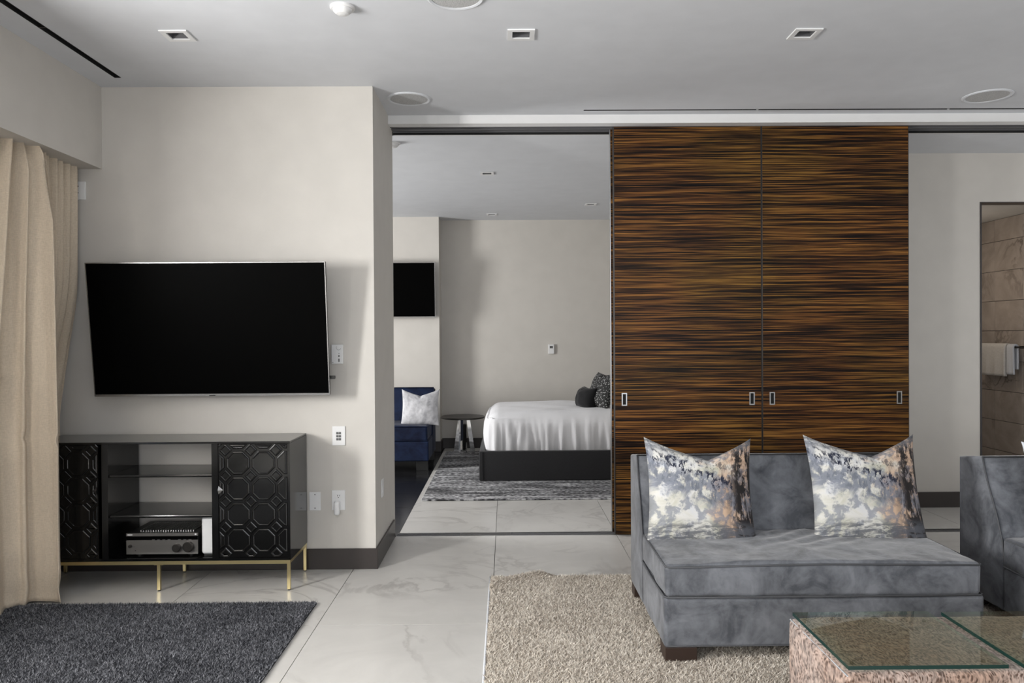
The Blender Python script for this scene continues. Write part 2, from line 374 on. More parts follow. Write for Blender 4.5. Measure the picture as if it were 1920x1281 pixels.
for y in np.arange(5.725 - .3, 10.2, .575):                   # dark border beside the bedroom windows
    for x0 in (-4.75, -3.43, -2.11):
        tile(x0 + G, x0 + 1.32 - G, max(5.64, y) + G, y + .575 - G, M['darktile'])

# ceiling with real openings for the slots and the recessed lights
M['railgrey'] = simple('anodised_rail', (.10, .10, .105), .5)
M['trimpaint'] = simple('light_trim_paint', (.74, .74, .74), .45)
DL = [(-1.674, 4.028), (.09, 4.028), (1.558, 4.028)]
DLB = [(-.16, 7.15), (-.16, 9.58), (.98, 8.87)]
def ceiling(name, x0, x1, y0, y1, z, holes, mat):
    xs = sorted({x0, x1, *[h[0] for h in holes], *[h[1] for h in holes]}); ys = sorted({y0, y1, *[h[2] for h in holes], *[h[3] for h in holes]})
    vs, fs = [(x, y, z) for x in xs for y in ys], []
    for i in range(len(xs) - 1):
        for j in range(len(ys) - 1):
            cx, cy = (xs[i] + xs[i + 1]) / 2, (ys[j] + ys[j + 1]) / 2
            if any(h[0] < cx < h[1] and h[2] < cy < h[3] for h in holes): continue
            a = i * len(ys) + j; fs.append((a, a + 1, a + len(ys) + 1, a + len(ys)))
    me = bpy.data.meshes.new(name); me.from_pydata(vs, [], fs); return struct(link(name, me, mat))
hs = .045
holes = [(x - hs, x + hs, y - hs, y + hs) for x, y in DL] + [(-2.322, -2.288, -2.0, 4.68), (.553, 5.0, 5.384, 5.400)]
ceil = ceiling('ceiling', XL - .4, XR, YF, 5.50, HC, holes, M['ceil'])
ceilb = ceiling('ceiling_bedroom', -4.9, 2.6, 5.80, 10.3, HB, [(x - .04, x + .04, y - .04, y + .04) for x, y in DLB], M['ceil'])
ceilp = ceiling('ceiling_passage', 2.6, 6.7, 5.80, 6.7, HB, [], M['ceil'])
struct(box('light_block_slab', -5.0, 6.8, -2.6, 10.5, 3.14, 3.2, M['hider']))  # unseen slab added over the ceilings to stop light leaking in

# walls
walls('wall_back', [(-3.4, -.817, YB, 5.70, 0, 3.14)])
walls('wall_left', [(-3.2, XL, -2.5, -1.5, 0, 3.14), (-3.2, XL, -.1, 1.4, 0, 3.14), (-3.2, XL, 2.5, 5.0, 0, 3.14), (-3.2, XL, -1.5, 2.5, 2.497, 3.14), (-3.2, XL, -1.5, 2.5, 0, .12)])
soff = walls('trim_1', [(XL + .001, -2.495, -2.4, YB, 2.498, 3.14)])
walls('wall_front', [(-3.2, -.9, -2.47, YF, 0, 3.14), (3.7, 5.7, -2.47, YF, 0, 3.14), (-.9, 3.7, -2.47, YF, 2.6, 3.14), (-.9, 3.7, -2.47, YF, 0, .4)])
walls('wall_right', [(XR, XR + .2, -2.6, 4.5, 0, 3.14), (XR, XR + .2, 5.5, 6.5, 0, 3.14), (XR, XR + .2, 4.5, 5.5, 2.6, 3.14)])
walls('wall_bedroom_left', [(-4.95, -4.75, 5.0, 6.2, 0, 3.14), (-4.95, -4.75, 9.2, 10.3, 0, 3.14), (-4.95, -4.75, 6.2, 9.2, 2.6, 3.14), (-4.95, -3.4, 4.9, 5.64, 0, 3.14)])
walls('wall_bedroom_television', [(-4.8, -.826, 9.75, 10.3, 0, 3.14)])
walls('wall_bedroom_back', [(-.83, 2.7, 10.06, 10.3, 0, 3.14)])
walls('wall_bedroom_right', [(2.5, 2.7, 5.75, 10.3, 0, 3.14)])
walls('wall_passage_back', [(2.6, 3.945, 6.44, 6.56, 0, 3.14), (3.945, 4.89, 6.44, 6.56, 2.535, 3.14), (4.89, 6.7, 6.44, 6.56, 0, 3.14)])
walls('header_beam', [(-.817, XR, 5.50, 5.585, 2.945, 3.14)], M['white']).name = 'trim_2'
walls('trim_3', [(-.817, XR, 5.762, 5.80, 2.936, 3.14)], M['white'])
struct(box('trim_8', -.817, XR, 5.745, 5.762, 2.932, 3.14, M['void']))
trk = struct(box('trim_4', -.817, XR, 5.585, 5.745, 2.968, 3.05, M['void']))
for y in (5.588, 5.652, 5.664, 5.728): box('track_rail', -.817, XR, y, y + .014, 2.944, 2.968, M['railgrey'], trk)
# floor track
ft = struct(box('trim_5', -.80, 6.6, 5.625, 5.725, -.011, -.004, M['void']))
for y, w in ((5.625, .010), (5.655, .012), (5.683, .012), (5.715, .010)): box('track_rail', -.80, 6.6, y, y + w, -.01, .002, M['metal'] if y > 5.70 or y < 5.63 else M['railgrey'], ft)
box('track_cover', -.34, .03, 5.637, 5.713, -.006, .0015, M['darkmetal'], ft)
# baseboards
def baseboard(name, boxes):
    bm = bmesh.new()
    for b in boxes: add_box(bm, *b, .003, 1)
    return struct(from_bm(name, bm, M['base']))
baseboard('baseboard_back', [(-3.0, -.802, YB - .014, YB, 0, .128)])
baseboard('baseboard_return', [(-.817, -.803, YB - .006, 5.62, 0, .128)])
baseboard('baseboard_passage', [(2.7, 3.93, 6.424, 6.44, 0, .128)])
baseboard('baseboard_bedroom', [(-.826, 2.5, 10.046, 10.06, 0, .13), (-4.7, -.812, 9.736, 9.75, 0, .13), (-.826, -.812, 9.73, 10.06, 0, .13)])

# recessed lights, slots, speakers, detectors
def downlight(x, y, z, s, label, group):
    t = thing('recessed_downlight', label, 'ceiling light', (x, y, z), group)
    bm = bmesh.new(); o = s * 1.55
    for b in ((-o, o, -o, -s), (-o, o, s, o), (-o, -s, -s, s), (s, o, -s, s)): add_box(bm, *b, -.007, -.0005)
    from_bm('trim_frame', bm, M['trimpaint'], t)
    bm = bmesh.new(); v = [bm.verts.new((a * s, b * s, 0)) for a, b in ((-1, -1), (1, -1), (1, 1), (-1, 1))]; w = [bm.verts.new((a * s * .75, b * s * .75, .075)) for a, b in ((-1, -1), (1, -1), (1, 1), (-1, 1))]
    for i in range(4): bm.faces.new((v[i], v[(i + 1) % 4], w[(i + 1) % 4], w[i]))
    bm.faces.new(w); from_bm('reflector', bm, M['railgrey'], t)
    cyl('lamp_lens', (0, 0, .062), (0, 0, .073), s * .55, M['lens'], t)
    return t
for (x, y), l in zip(DL, ('square recessed ceiling light above the television', 'square recessed ceiling light in line with the bedroom opening', 'square recessed ceiling light above the grey sofa, right of the others')):
    downlight(x, y, HC, hs, l, 'recessed lights in the living room ceiling')
for (x, y), l in zip(DLB, ('square recessed light nearest in the bedroom ceiling', 'small recessed bedroom ceiling light close to the television pillar', 'small recessed bedroom ceiling light above the bed, near the wood panel')):
    downlight(x, y, HB, .04, l, 'recessed lights in the bedroom ceiling')
def slot(name, x0, x1, y0, y1, label):
    t = thing(name, label, 'air vent', ((x0 + x1) / 2, (y0 + y1) / 2, HC), 'linear air slots in the ceiling'); t.location = (0, 0, 0)
    bm = bmesh.new(); h = .05; e = .0005
    for b in ((x0 - .003, x0 + e, y0, y1), (x1 - e, x1 + .003, y0, y1), (x0, x1, y0 - .003, y0 + e), (x0, x1, y1 - e, y1 + .003)): add_box(bm, b[0], b[1], b[2], b[3], HC - .001, HC + h)
    from_bm('slot_channel', bm, M['void'], t); box('slot_back', x0, x1, y0, y1, HC + h - .004, HC + h, M['void'], t)
    return t
s1 = slot('linear_air_slot', -2.322, -2.288, -2.0, 4.68, 'long black air slot in the ceiling running beside the curtain soffit')
for y in (3.92, 2.0, .2): box('slot_joint', -2.322, -2.288, y, y + .006, HC - .001, HC + .01, M['darkmetal'], s1)
s2 = slot('linear_air_slot', .553, 5.0, 5.384, 5.400, 'thin black air slot in the ceiling above the sliding wood panels')
for x in (1.75, 3.08): box('slot_joint', x, x + .012, 5.384, 5.400, HC - .001, HC + .01, M['white'], s2)
def speaker(x, y, r, label):
    t = thing('ceiling_speaker', label, 'speaker', (x, y, HC), 'round ceiling speakers')
    lathe('trim_ring', [(r * .84, 0), (r * .84, -.005), (r * .93, -.008), (r, -.003), (r, 0)], M['ceil'], t)
    lathe('grille', [(0, -.004), (r * .6, -.004), (r * .83, -.0035), (r * .83, 0)], M['grille'], t)
m = N('speaker_grille'); vo = m.n('ShaderNodeTexVoronoi', Scale=260.0); m.l(m.coord(), vo.inputs['Vector'])
m.set(Base__Color=m.ramp(vo.outputs['Distance'], [(.2, .25), (.5, .50)]), Roughness=.6); M['grille'] = m.m
speaker(-.22, 3.585, .135, 'round ceiling speaker cut by the top edge of the photo')
speaker(-.622, 5.12, .145, 'round ceiling speaker by the end of the television wall')
speaker(3.175, 5.10, .15, 'round ceiling speaker above the right-hand grey sofa')
def detector(x, y, z, r, label):
    t = thing('smoke_detector', label, 'smoke detector', (x, y, z))
    lathe('mount_plate', [(0, 0), (r, 0), (r, -.008), (r * .9, -.012), (0, -.012)], M['plastic'], t)
    lathe('dome', [(r * .78, -.012), (r * .74, -.022), (r * .5, -.034), (r * .2, -.038), (0, -.039)], M['plastic'], t)
detector(-.759, 3.69, HC, .058, 'white round smoke detector on the living room ceiling')
detector(-.86, 6.02, HB, .06, 'white smoke detector just inside the bedroom ceiling, half hidden')

# sliding panels
def panel(n, x0, x1, y0):
    p = struct(box('door_%d' % n, x0 + .006, x1 - .004, y0, y0 + .038, .012, 2.97, M['ebony']))
    box('edge_strip', x0, x0 + .006, y0 - .002, y0 + .040, .012, 2.97, M['darkmetal'], p)
    box('edge_strip', x1 - .004, x1 - .001, y0 - .001, y0 + .039, .012, 2.97, M['darkmetal'], p)
    for x in (x0 + .072, x1 - .072):
        z = 1.0; t = p; bm = bmesh.new(); a, b, w = .019, .046, .0075
        for q in ((-a, a, -b, -b + w), (-a, a, b - w, b), (-a, -a + w, -b + w, b - w), (a - w, a, -b + w, b - w)): add_box(bm, x + q[0], x + q[1], y0 - .003, y0 + .002, z + q[2] - .015, z + q[3] - .015)
        f = from_bm('flush_pull', bm, M['metal'], t)
        box('pull_recess', x - a + w, x + a - w, y0 - .0012, y0, z - b + w - .015, z + b - w - .015, M['void'], f)
    return p
panel(1, .782, 1.848, 5.60)
panel(2, 1.850, 2.915, 5.60)
d1 = bpy.data.objects['door_1']
box('edge_strip', .766, .771, 5.666, 5.70, .012, 2.97, M['metal'], d1)      # edge of the sliding leaf on the second track
box('rear_leaf', .770, 1.84, 5.668, 5.70, .012, 2.97, M['ebony'], d1)

M['dooredge'] = simple('blue_black_door_edge', (.012, .013, .022), .4)
# bathroom beyond the passage
walls('wall_bathroom_left', [(3.70, 3.80, 6.56, 8.7, 0, 3.14)])
walls('wall_bathroom_back', [(3.70, 5.1, 8.6, 8.7, 0, 3.14)], M['bathtile'])
wb = struct(box('wall_bathroom_right', 4.912, 5.1, 6.56, 8.7, 0, 3.0, M['grout']))
_bt = {}
th = .2965
for j in range(9):
    for i in range(5):
        y1 = 8.18 - i * .425; y0 = max(y1 - .425, 6.565); z0 = -.016 + j * th; z1 = min(z0 + th, 2.574)
        if y1 - y0 < .03: continue
        k = (round(y1 - y0, 3), round(z1 - z0, 3))
        if k not in _bt:
            bm = bmesh.new(); add_box(bm, 0, .014, .002, k[0] - .002, .002, k[1] - .002, .0015, 1); me = bpy.data.meshes.new('wall_tile'); bmesh.ops.recalc_face_normals(bm, faces=bm.faces); bm.to_mesh(me); bm.free(); me.materials.append(M['bathtile']); _bt[k] = me
        o = link('wall_tile', _bt[k], None, wb); o.location = (4.898, y0, z0)
for j in range(9):
    z0 = -.016 + j * th; z1 = min(z0 + th, 2.574); box('wall_tile', 4.898, 4.912, 8.182, 8.598, z0 + .002, z1 - .002, M['bathtile'], wb, .0015, 1)
struct(box('ceiling_bathroom', 3.8, 5.1, 6.56, 8.7, 2.575, 2.62, M['hider']))
pd = struct(box('door_3', 3.90, 3.982, 6.475, 6.53, .01, 2.53, M['dooredge']))
lp = box('latch_plate', 3.9455, 3.952, 6.4385, 6.445, .90, 1.01, M['chrome'], pd)
struct(box('trim_6', 3.9452, 3.952, 6.435, 6.475, .0, 2.53, M['base'])); struct(box('trim_7', 3.945, 4.89, 6.436, 6.56, 2.528, 2.5345, M['base']))
d = bpy.data.lights.new('bathroom_lamp', 'POINT'); d.energy = 5; d.color = (1, .86, .72); d.shadow_soft_size = .08
o = bpy.data.objects.new('bathroom_lamp', d); COL.objects.link(o); o.location = (4.15, 7.5, 1.95)
tb = thing('towel_rail', 'dark towel rail fixed to the bathroom tiles', 'towel rail', (0, 0, 0))
cyl('rail_bar', (4.83, 7.25, 1.31), (4.83, 7.93, 1.31), .009, M['darkmetal'], tb)
for y in (7.27, 7.91): cyl('rail_bracket', (4.83, y, 1.31), (4.899, y, 1.31), .013, M['darkmetal'], tb)
def towel(name, y0, y1, zl, zr, label, mat, thick=.02):
    pts = []; r = .022
    for z in np.linspace(zr, 1.31, 10): pts.append((4.83 + r, z))
    for a in np.linspace(0, PI, 9)[1:-1]: pts.append((4.83 + r * math.cos(a), 1.31 + r * math.sin(a)))
    for z in np.linspace(1.31, zl, 12): pts.append((4.83 - r, z))
    ys = np.linspace(y0, y1, 18); vs = []
    for y in ys:
        for x, z in pts:
            k = max(0, 1.31 - z); vs.append((x - (.006 * math.sin(y * 40) + .004 * math.sin(y * 93)) * k * 3 * (1 if x < 4.83 else 0), y, z))
    n = len(pts); fs = [(i * n + j, i * n + j + 1, (i + 1) * n + j + 1, (i + 1) * n + j) for i in range(len(ys) - 1) for j in range(n - 1)]
    me = bpy.data.meshes.new(name); me.from_pydata(vs, [], fs); o = link(name, me, mat, None, True)
    md = o.modifiers.new('t', 'SOLIDIFY'); md.thickness = thick; md.offset = 0
    return tag(o, label, 'towel')
towel('hand_towel', 7.44, 7.86, 1.03, 1.08, 'folded white towel hanging on the bathroom rail', M['towel'], .028)
towel('hand_towel', 7.33, 7.42, 1.05, 1.10, 'bluish white towel at the near end of the bathroom rail', M['whitelinen'], .018)

# ------------------------------------------------------------------ rugs
def pile(name, parent, x0, x1, y0, y1, n, mat, h=.016, w=.005, hfun=None, lean=.8, excl=()):
    x = RNG.uniform(x0, x1, n); y = RNG.uniform(y0, y1, n)
    for e in excl:
        k = ~((x > e[0]) & (x < e[1]) & (y > e[2]) & (y < e[3])); x, y = x[k], y[k]
    n = len(x)
    z = np.zeros(n) if hfun is None else hfun(x, y)
    a = RNG.uniform(0, 2 * PI, n); hh = h * RNG.uniform(.6, 1.15, n); l = lean * hh; b = RNG.uniform(0, 2 * PI, n)
    ww = w * RNG.uniform(.6, 1.3, n)
    P = np.zeros((n, 3, 3)); dx, dy = np.cos(a) * ww / 2, np.sin(a) * ww / 2
    P[:, 0] = np.stack([x - dx, y - dy, z], 1); P[:, 1] = np.stack([x + dx, y + dy, z], 1)
    P[:, 2] = np.stack([x + np.cos(b) * l, y + np.sin(b) * l, z + hh], 1)
    me = bpy.data.meshes.new(name); me.vertices.add(3 * n); me.vertices.foreach_set('co', P.reshape(-1))
    me.loops.add(3 * n); me.loops.foreach_set('vertex_index', np.arange(3 * n, dtype=np.int32))
    me.polygons.add(n); me.polygons.foreach_set('loop_start', np.arange(0, 3 * n, 3, dtype=np.int32)); me.polygons.foreach_set('loop_total', np.full(n, 3, dtype=np.int32))
    me.update(calc_edges=True); o = link(name, me, mat, parent); o['kind'] = 'stuff'; return o
def cream_h(x, y):
    x = np.asarray(x, float); y = np.asarray(y, float)
    d = (x - .14) * .75 + (y - 4.55) * .35; t = np.clip((.45 - np.hypot(x - .12, y - 4.55)) / .35, 0, 1)
    return .006 + .034 * np.exp(-((x * .9 - (y - 4.63) * 1.4 - .17) / .05) ** 2) * t + .004 * (1 + np.sin(x * 7 + y * 9) * .5)
CX0, CX1, CY0, CY1 = -.10, 3.7, 1.6, 4.645
cr = thing('area_rug', 'cream shaggy rug under the grey sofas and the hide table', 'rug', (0, 0, 0))
nx, ny = 120, 100; gx = np.linspace(CX0, CX1, nx); gy = np.linspace(CY0, CY1, ny); GX, GY = np.meshgrid(gx, gy, indexing='ij'); GZ = cream_h(GX, GY)
vs = [(GX[i, j], GY[i, j], GZ[i, j]) for i in range(nx) for j in range(ny)]
fs = [(i * ny + j, (i + 1) * ny + j, (i + 1) * ny + j + 1, i * ny + j + 1) for i in range(nx - 1) for j in range(ny - 1)]
rim = [i * ny for i in range(nx)] + [(nx - 1) * ny + j for j in range(1, ny)] + [i * ny + ny - 1 for i in range(nx - 2, -1, -1)] + [j for j in range(ny - 2, 0, -1)]
b0 = len(vs); vs += [(vs[k][0], vs[k][1], .0005) for k in rim]
fs += [(rim[k], b0 + k, b0 + (k + 1) % len(rim), rim[(k + 1) % len(rim)]) for k in range(len(rim))]
me = bpy.data.meshes.new('backing'); me.from_pydata(vs, [], fs); link('backing', me, M['creambase'], cr, True)
pile('pile', cr, CX0 + .008, CX1, 2.2, CY1 - .006, 420000, M['creampile'], .014, .0052, cream_h, 1.1, [(.85, 2.0, 3.55, 4.1), (1.2, 3, 2.0, 2.8)])
tube('binding', [(CX0, y, .008) for y in np.linspace(CY0, CY1, 12)], .006, M['whitelinen'], cr)
dr = thing('area_rug', 'charcoal shaggy rug in front of the black cabinet', 'rug', (0, 0, 0))
box('backing', -2.96, -1.032, .9, 4.222, .0005, .008, M['darkbase'], dr)
pile('pile', dr, -2.96, -1.034, 2.9, 4.22, 240000, M['darkpile'], .014, .0052, lambda x, y: np.full(len(x), .006), .9)
tag(box('area_rug', -.747, 2.3, 6.832, 9.71, .0005, .012, M['streak'], None, .003, 1), 'black and grey streaked rug under the bed', 'rug')

# ------------------------------------------------------------------ curtain
def curtain():
    ns, nz = 520, 100; Yp = np.linspace(3.45, 4.835, ns)
    zt, zb = 2.56, .012; vs = []
    ph = np.cumsum(RNG.uniform(.5, 1.5, ns)); ph = ph / ph[-1]
    for i in range(ns):
        y = Yp[i]; s = ph[i]
        for j in range(nz):
            z = zt + (zb - zt) * j / (nz - 1); k = (zt - z) / (zt - zb)
            low = min(1, max(0, (1.9 - z) / 1.0)); sm = low * low * (3 - 2 * low)
            g = min(1, max(0, (2.62 - z) / .30)); g = g * g * (3 - 2 * g); q = min(1, max(0, (2.5 - z) / 1.5))          # how far the lower cloth billows into the room
            back = 1 / (1 + math.exp(-(y - 4.42) / .014))
            xf = -2.525 + .05 * q - max(0, 4.27 - y) * (.62 + .93 * q) - max(0, y - 4.30) * .6
            xf = max(xf, -2.90)
            xb = -2.615 * (1 - g) + xf * g
            xb = xb * (1 - back) + back * (-2.635 - .125 * sm)
            fold = .034 * math.sin(2 * PI * s * 19 + .5 * math.sin(z * 1.7)) * (1 - .40 * k) + .030 * math.sin(2 * PI * s * 8.3 + 1.3 + .5 * z) * (.4 + .6 * k) + .008 * math.sin(2 * PI * s * 37 + z)
            fold *= (1 - .45 * back)
            nn = noise.noise(Vector((y * 5, z * 2.2, 3.1))) * .020 * k + noise.noise(Vector((y * 9, z * 9, 7))) * .006 * k
            x = xb + fold + nn
            x += .020 * math.exp(-((z - 1.24 - .25 * (y - 4.1)) / .020) ** 2) * math.exp(-((y - 4.10) / .07) ** 2) * g - .018 * math.exp(-((z - .92 + .3 * (y - 4.2)) / .018) ** 2) * math.exp(-((y - 4.24) / .06) ** 2)
            if z < .22: x += .010 * math.sin(y * 40 + z * 25) * (1 - z / .22)
            lt = min(1, max(0, (z - 1.8) / .65)); lim = -2.42 - .09 * lt * lt * (3 - 2 * lt)
            x = max(min(x, lim if y < 4.44 else -2.56 - .19 * sm), -2.97)
            vs.append((x, y + (.012 * math.cos(2 * PI * s * 19) - .9 * (fold + 1.6 * nn) * q) * (1 - back), z))
    fs = [(i * nz + j, (i + 1) * nz + j, (i + 1) * nz + j + 1, i * nz + j + 1) for i in range(ns - 1) for j in range(nz - 1)]
    me = bpy.data.meshes.new('linen_curtain'); me.from_pydata(vs, [], fs); o = link('linen_curtain', me, M['curtain'], None, True)
    md = o.modifiers.new('t', 'SOLIDIFY'); md.thickness = .003
    tag(o, 'floor length oatmeal linen curtain gathered beside the black cabinet', 'curtain')
curtain()

# ------------------------------------------------------------------ television
def television(name, xl, xr, zt, zb, yt, yb, label, size='big'):
    W = xr - xl; H = math.hypot(zt - zb, yb - yt); t = thing(name, label, 'television', ((xl + xr) / 2, (yt + yb) / 2, (zt + zb) / 2))
    t.rotation_euler = (math.atan2(yb - yt, zt - zb), 0, 0)      # top leans into the room
    w, h = W / 2, H / 2
    box('rear_shell', -w, w, .002, .022, -h, h, M['black'], t, .002, 1)
    box('rear_bulge', -w * .7, w * .7, .022, .050, -h * .75, h * .45, M['black'], t, .006, 2)
    box('screen', -w + .006, w - .006, -.001, .002, -h + .014, h - .006, M['tvscreen'], t)
    bm = bmesh.new()
    for q in ((-w, w, -h, -h + .013), (-w, w, h - .005, h), (-w, -w + .005, -h + .013, h - .005), (w - .005, w, -h + .013, h - .005)): add_box(bm, q[0], q[1], -.003, .003, q[2], q[3])
    from_bm('bezel', bm, M['tvbezel'], t)
    box('badge', -.018, .018, -.005, -.003, -h + .001, -h + .007, M['black'], t)
    box('wall_mount', -.20, .20, .050, abs(4.858 - (yt + yb) / 2) if size == 'big' else .07, -.15, .12, M['black'], t)
    return t
M['tvbezel'] = simple('silver_bezel', (.42, .42, .42), .25, .9)
television('television', -2.470, -1.060, 1.893, 1.098, 4.60, 4.70, 'large black flat television tilted down above the black cabinet')
television('television', -2.05, -.865, 2.357, 1.68, 9.60, 9.66, 'black bedroom television above the navy sofa, cut off by the wall', 'small')
st = thing('streaming_stick', 'small black media stick poking out behind the television', 'media stick', (-1.066, 4.72, 1.205))
box('stick_body', -.03, .035, -.006, .006, -.011, .009, M['black'], st, .002, 1); box('stick_plug', -.045, -.03, -.004, .004, -.006, .004, M['black'], st)

# ------------------------------------------------------------------ wall plates
def plate(name, label, cx, cz, w, h, y=YB, cat='wall plate', d=.006):
    t = thing(name, label, cat, (cx, y, cz)); box('cover_plate', -w / 2, w / 2, -d, 0, -h / 2, h / 2, M['plastic'], t, .0018, 2); return t
t = plate('blank_plate', 'blank white wall plate right beside the black cabinet', -1.193, .424, .070, .114)
for z in (-.042, .042): cyl('screw', (0, -.0075, z), (0, -.005, z), .0035, M['greyplastic'], t, n=12)
t = plate('power_outlet', 'white wall outlet with a plugged-in adapter, low right of the cabinet', -1.047, .430, .082, .124, cat='outlet')
for z in (.026, -.026):
    s = box('socket', -.017, .017, -.0075, -.006, z - .015, z + .015, M['plastic'], t, .001, 1)
    for x in (-.006, .006): box('slot', x - .0012, x + .0012, -.0082, -.0074, z - .002, z + .008, M['void'], s)
    cyl('ground_hole', (0, -.0082, z - .008), (0, -.0074, z - .008), .0028, M['void'], s, n=10)
t = thing('plug_adapter', 'white rounded plug adapter in the low wall outlet', 'adapter', (-1.052, YB - .008, .388))
soft_box('adapter_body', -.017, .017, -.040, 0, -.047, .040, .014, M['plastic'], t, .01)
t = plate('keypad', 'white wall keypad with small grey buttons between television and outlet', -1.042, .832, .080, .120, cat='keypad', d=.009)
for i in range(2):
    for j in range(3): box('button', -.015 + i * .016, -.001 + i * .016, -.012, -.009, -.028 + j * .019, -.014 + j * .019, M['greyplastic'], t, .001, 1)
t = thing('wall_controller', 'slim white controller box mounted behind the right television edge', 'controller', (-1.046, YB, 1.341))
box('case', -.036, .036, -.020, 0, -.060, .060, M['plastic'], t, .003, 2)
dd = box('print', .008, .016, -.0206, -.0199, -.048, -.028, M['greyprint'] if 'greyprint' in M else M['greyplastic'], t)
box('print', .008, .016, -.0206, -.0199, -.018, -.006, M['greyplastic'], t); box('print', .010, .015, -.0206, -.0199, .002, .006, M['greyplastic'], t); box('print', -.031, -.022, -.0206, -.0199, -.053, -.050, M['greyplastic'], t)
tube('print_arc', [(.010 + .014 * math.cos(a), -.0203, .040 + .014 * math.sin(a)) for a in np.linspace(PI * .8, PI * 1.9, 14)], .0009, M['greyplastic'], t, 6)
t = plate('power_outlet', 'white outlet high on the wall by the curtain, with a cord', -2.635, 2.364, .078, .112, cat='outlet', d=.012)
for z in (.026, -.014): cyl('socket_hole', (-.006, -.0128, z), (-.006, -.0118, z), .005, M['void'], t, n=12)
tube('cord', [(-.006, -.014, -.014), (-.006, -.03, -.018), (-.016, -.030, -.045), (-.026, -.02, -.075), (-.034, -.016, -.12), (-.045, -.014, -.2), (-.07, -.014, -.35)], .0028, M['plastic'], t)
t = thing('switch_plate', 'white outlet plate on the narrow end face of the television wall', 'wall plate', (-.817, 5.11, .455))
box('cover_plate', 0, .007, -.036, .036, -.058, .058, M['plastic'], t, .002, 1); box('socket', .007, .009, -.016, .016, -.034, .034, M['plastic'], t, .001, 1)
t = thing('thermostat', 'small white thermostat on the bedroom back wall above the bed', 'thermostat', (.590, 10.06, 1.272))
box('case', -.038, .038, -.028, 0, -.062, .062, M['plastic'], t, .005, 2); box('display', -.02, .02, -.0295, -.0278, .01, .04, M['greyplastic'], t); box('button', -.02, .02, -.0295, -.0278, -.035, -.025, M['white'], t)

# ------------------------------------------------------------------ black cabinet
def clip(poly, x0, x1, z0, z1):
    for ax, lim, sgn in ((0, x0, 1), (0, x1, -1), (1, z0, 1), (1, z1, -1)):
        out = []
        for i in range(len(poly)):
            a, b = poly[i], poly[(i + 1) % len(poly)]; da, db = (a[ax] - lim) * sgn, (b[ax] - lim) * sgn
            if da >= 0: out.append(a)
            if da * db < 0: t_ = da / (da - db); out.append((a[0] + (b[0] - a[0]) * t_, a[1] + (b[1] - a[1]) * t_))
        poly = out
        if len(poly) < 3: return []
    return poly
def inset(poly, d):
    n = len(poly); out = []
    A = sum(poly[i][0] * poly[(i + 1) % n][1] - poly[(i + 1) % n][0] * poly[i][1] for i in range(n)); s = 1 if A > 0 else -1
    for i in range(n):
        p0, p1, p2 = Vector(poly[i - 1]), Vector(poly[i]), Vector(poly[(i + 1) % n])
        e0, e1 = (p1 - p0).normalized(), (p2 - p1).normalized(); n0, n1 = Vector((-e0.y, e0.x)) * s, Vector((-e1.y, e1.x)) * s
        k = n0 + n1; q = p1 + k * (d / max(.3, k.dot(n0))); out.append((q.x, q.y))
    return out
def relief(poly, y, parent, name):
    n = len(poly); bm = bmesh.new(); lv = []
    for ins, dy in ((0, 0), (.0015, -.0040), (.0030, -.0055), (.0062, -.0067), (.0082, -.0065), (.0112, -.0050)):
        lv.append([bm.verts.new((x, y + dy, z)) for x, z in inset(poly, ins)])
    for a, b in zip(lv, lv[1:]):
        for i in range(n): bm.faces.new((a[i], a[(i + 1) % n], b[(i + 1) % n], b[i]))
    bm.faces.new(lv[-1]); return from_bm(name, bm, M['lacquer'], parent)
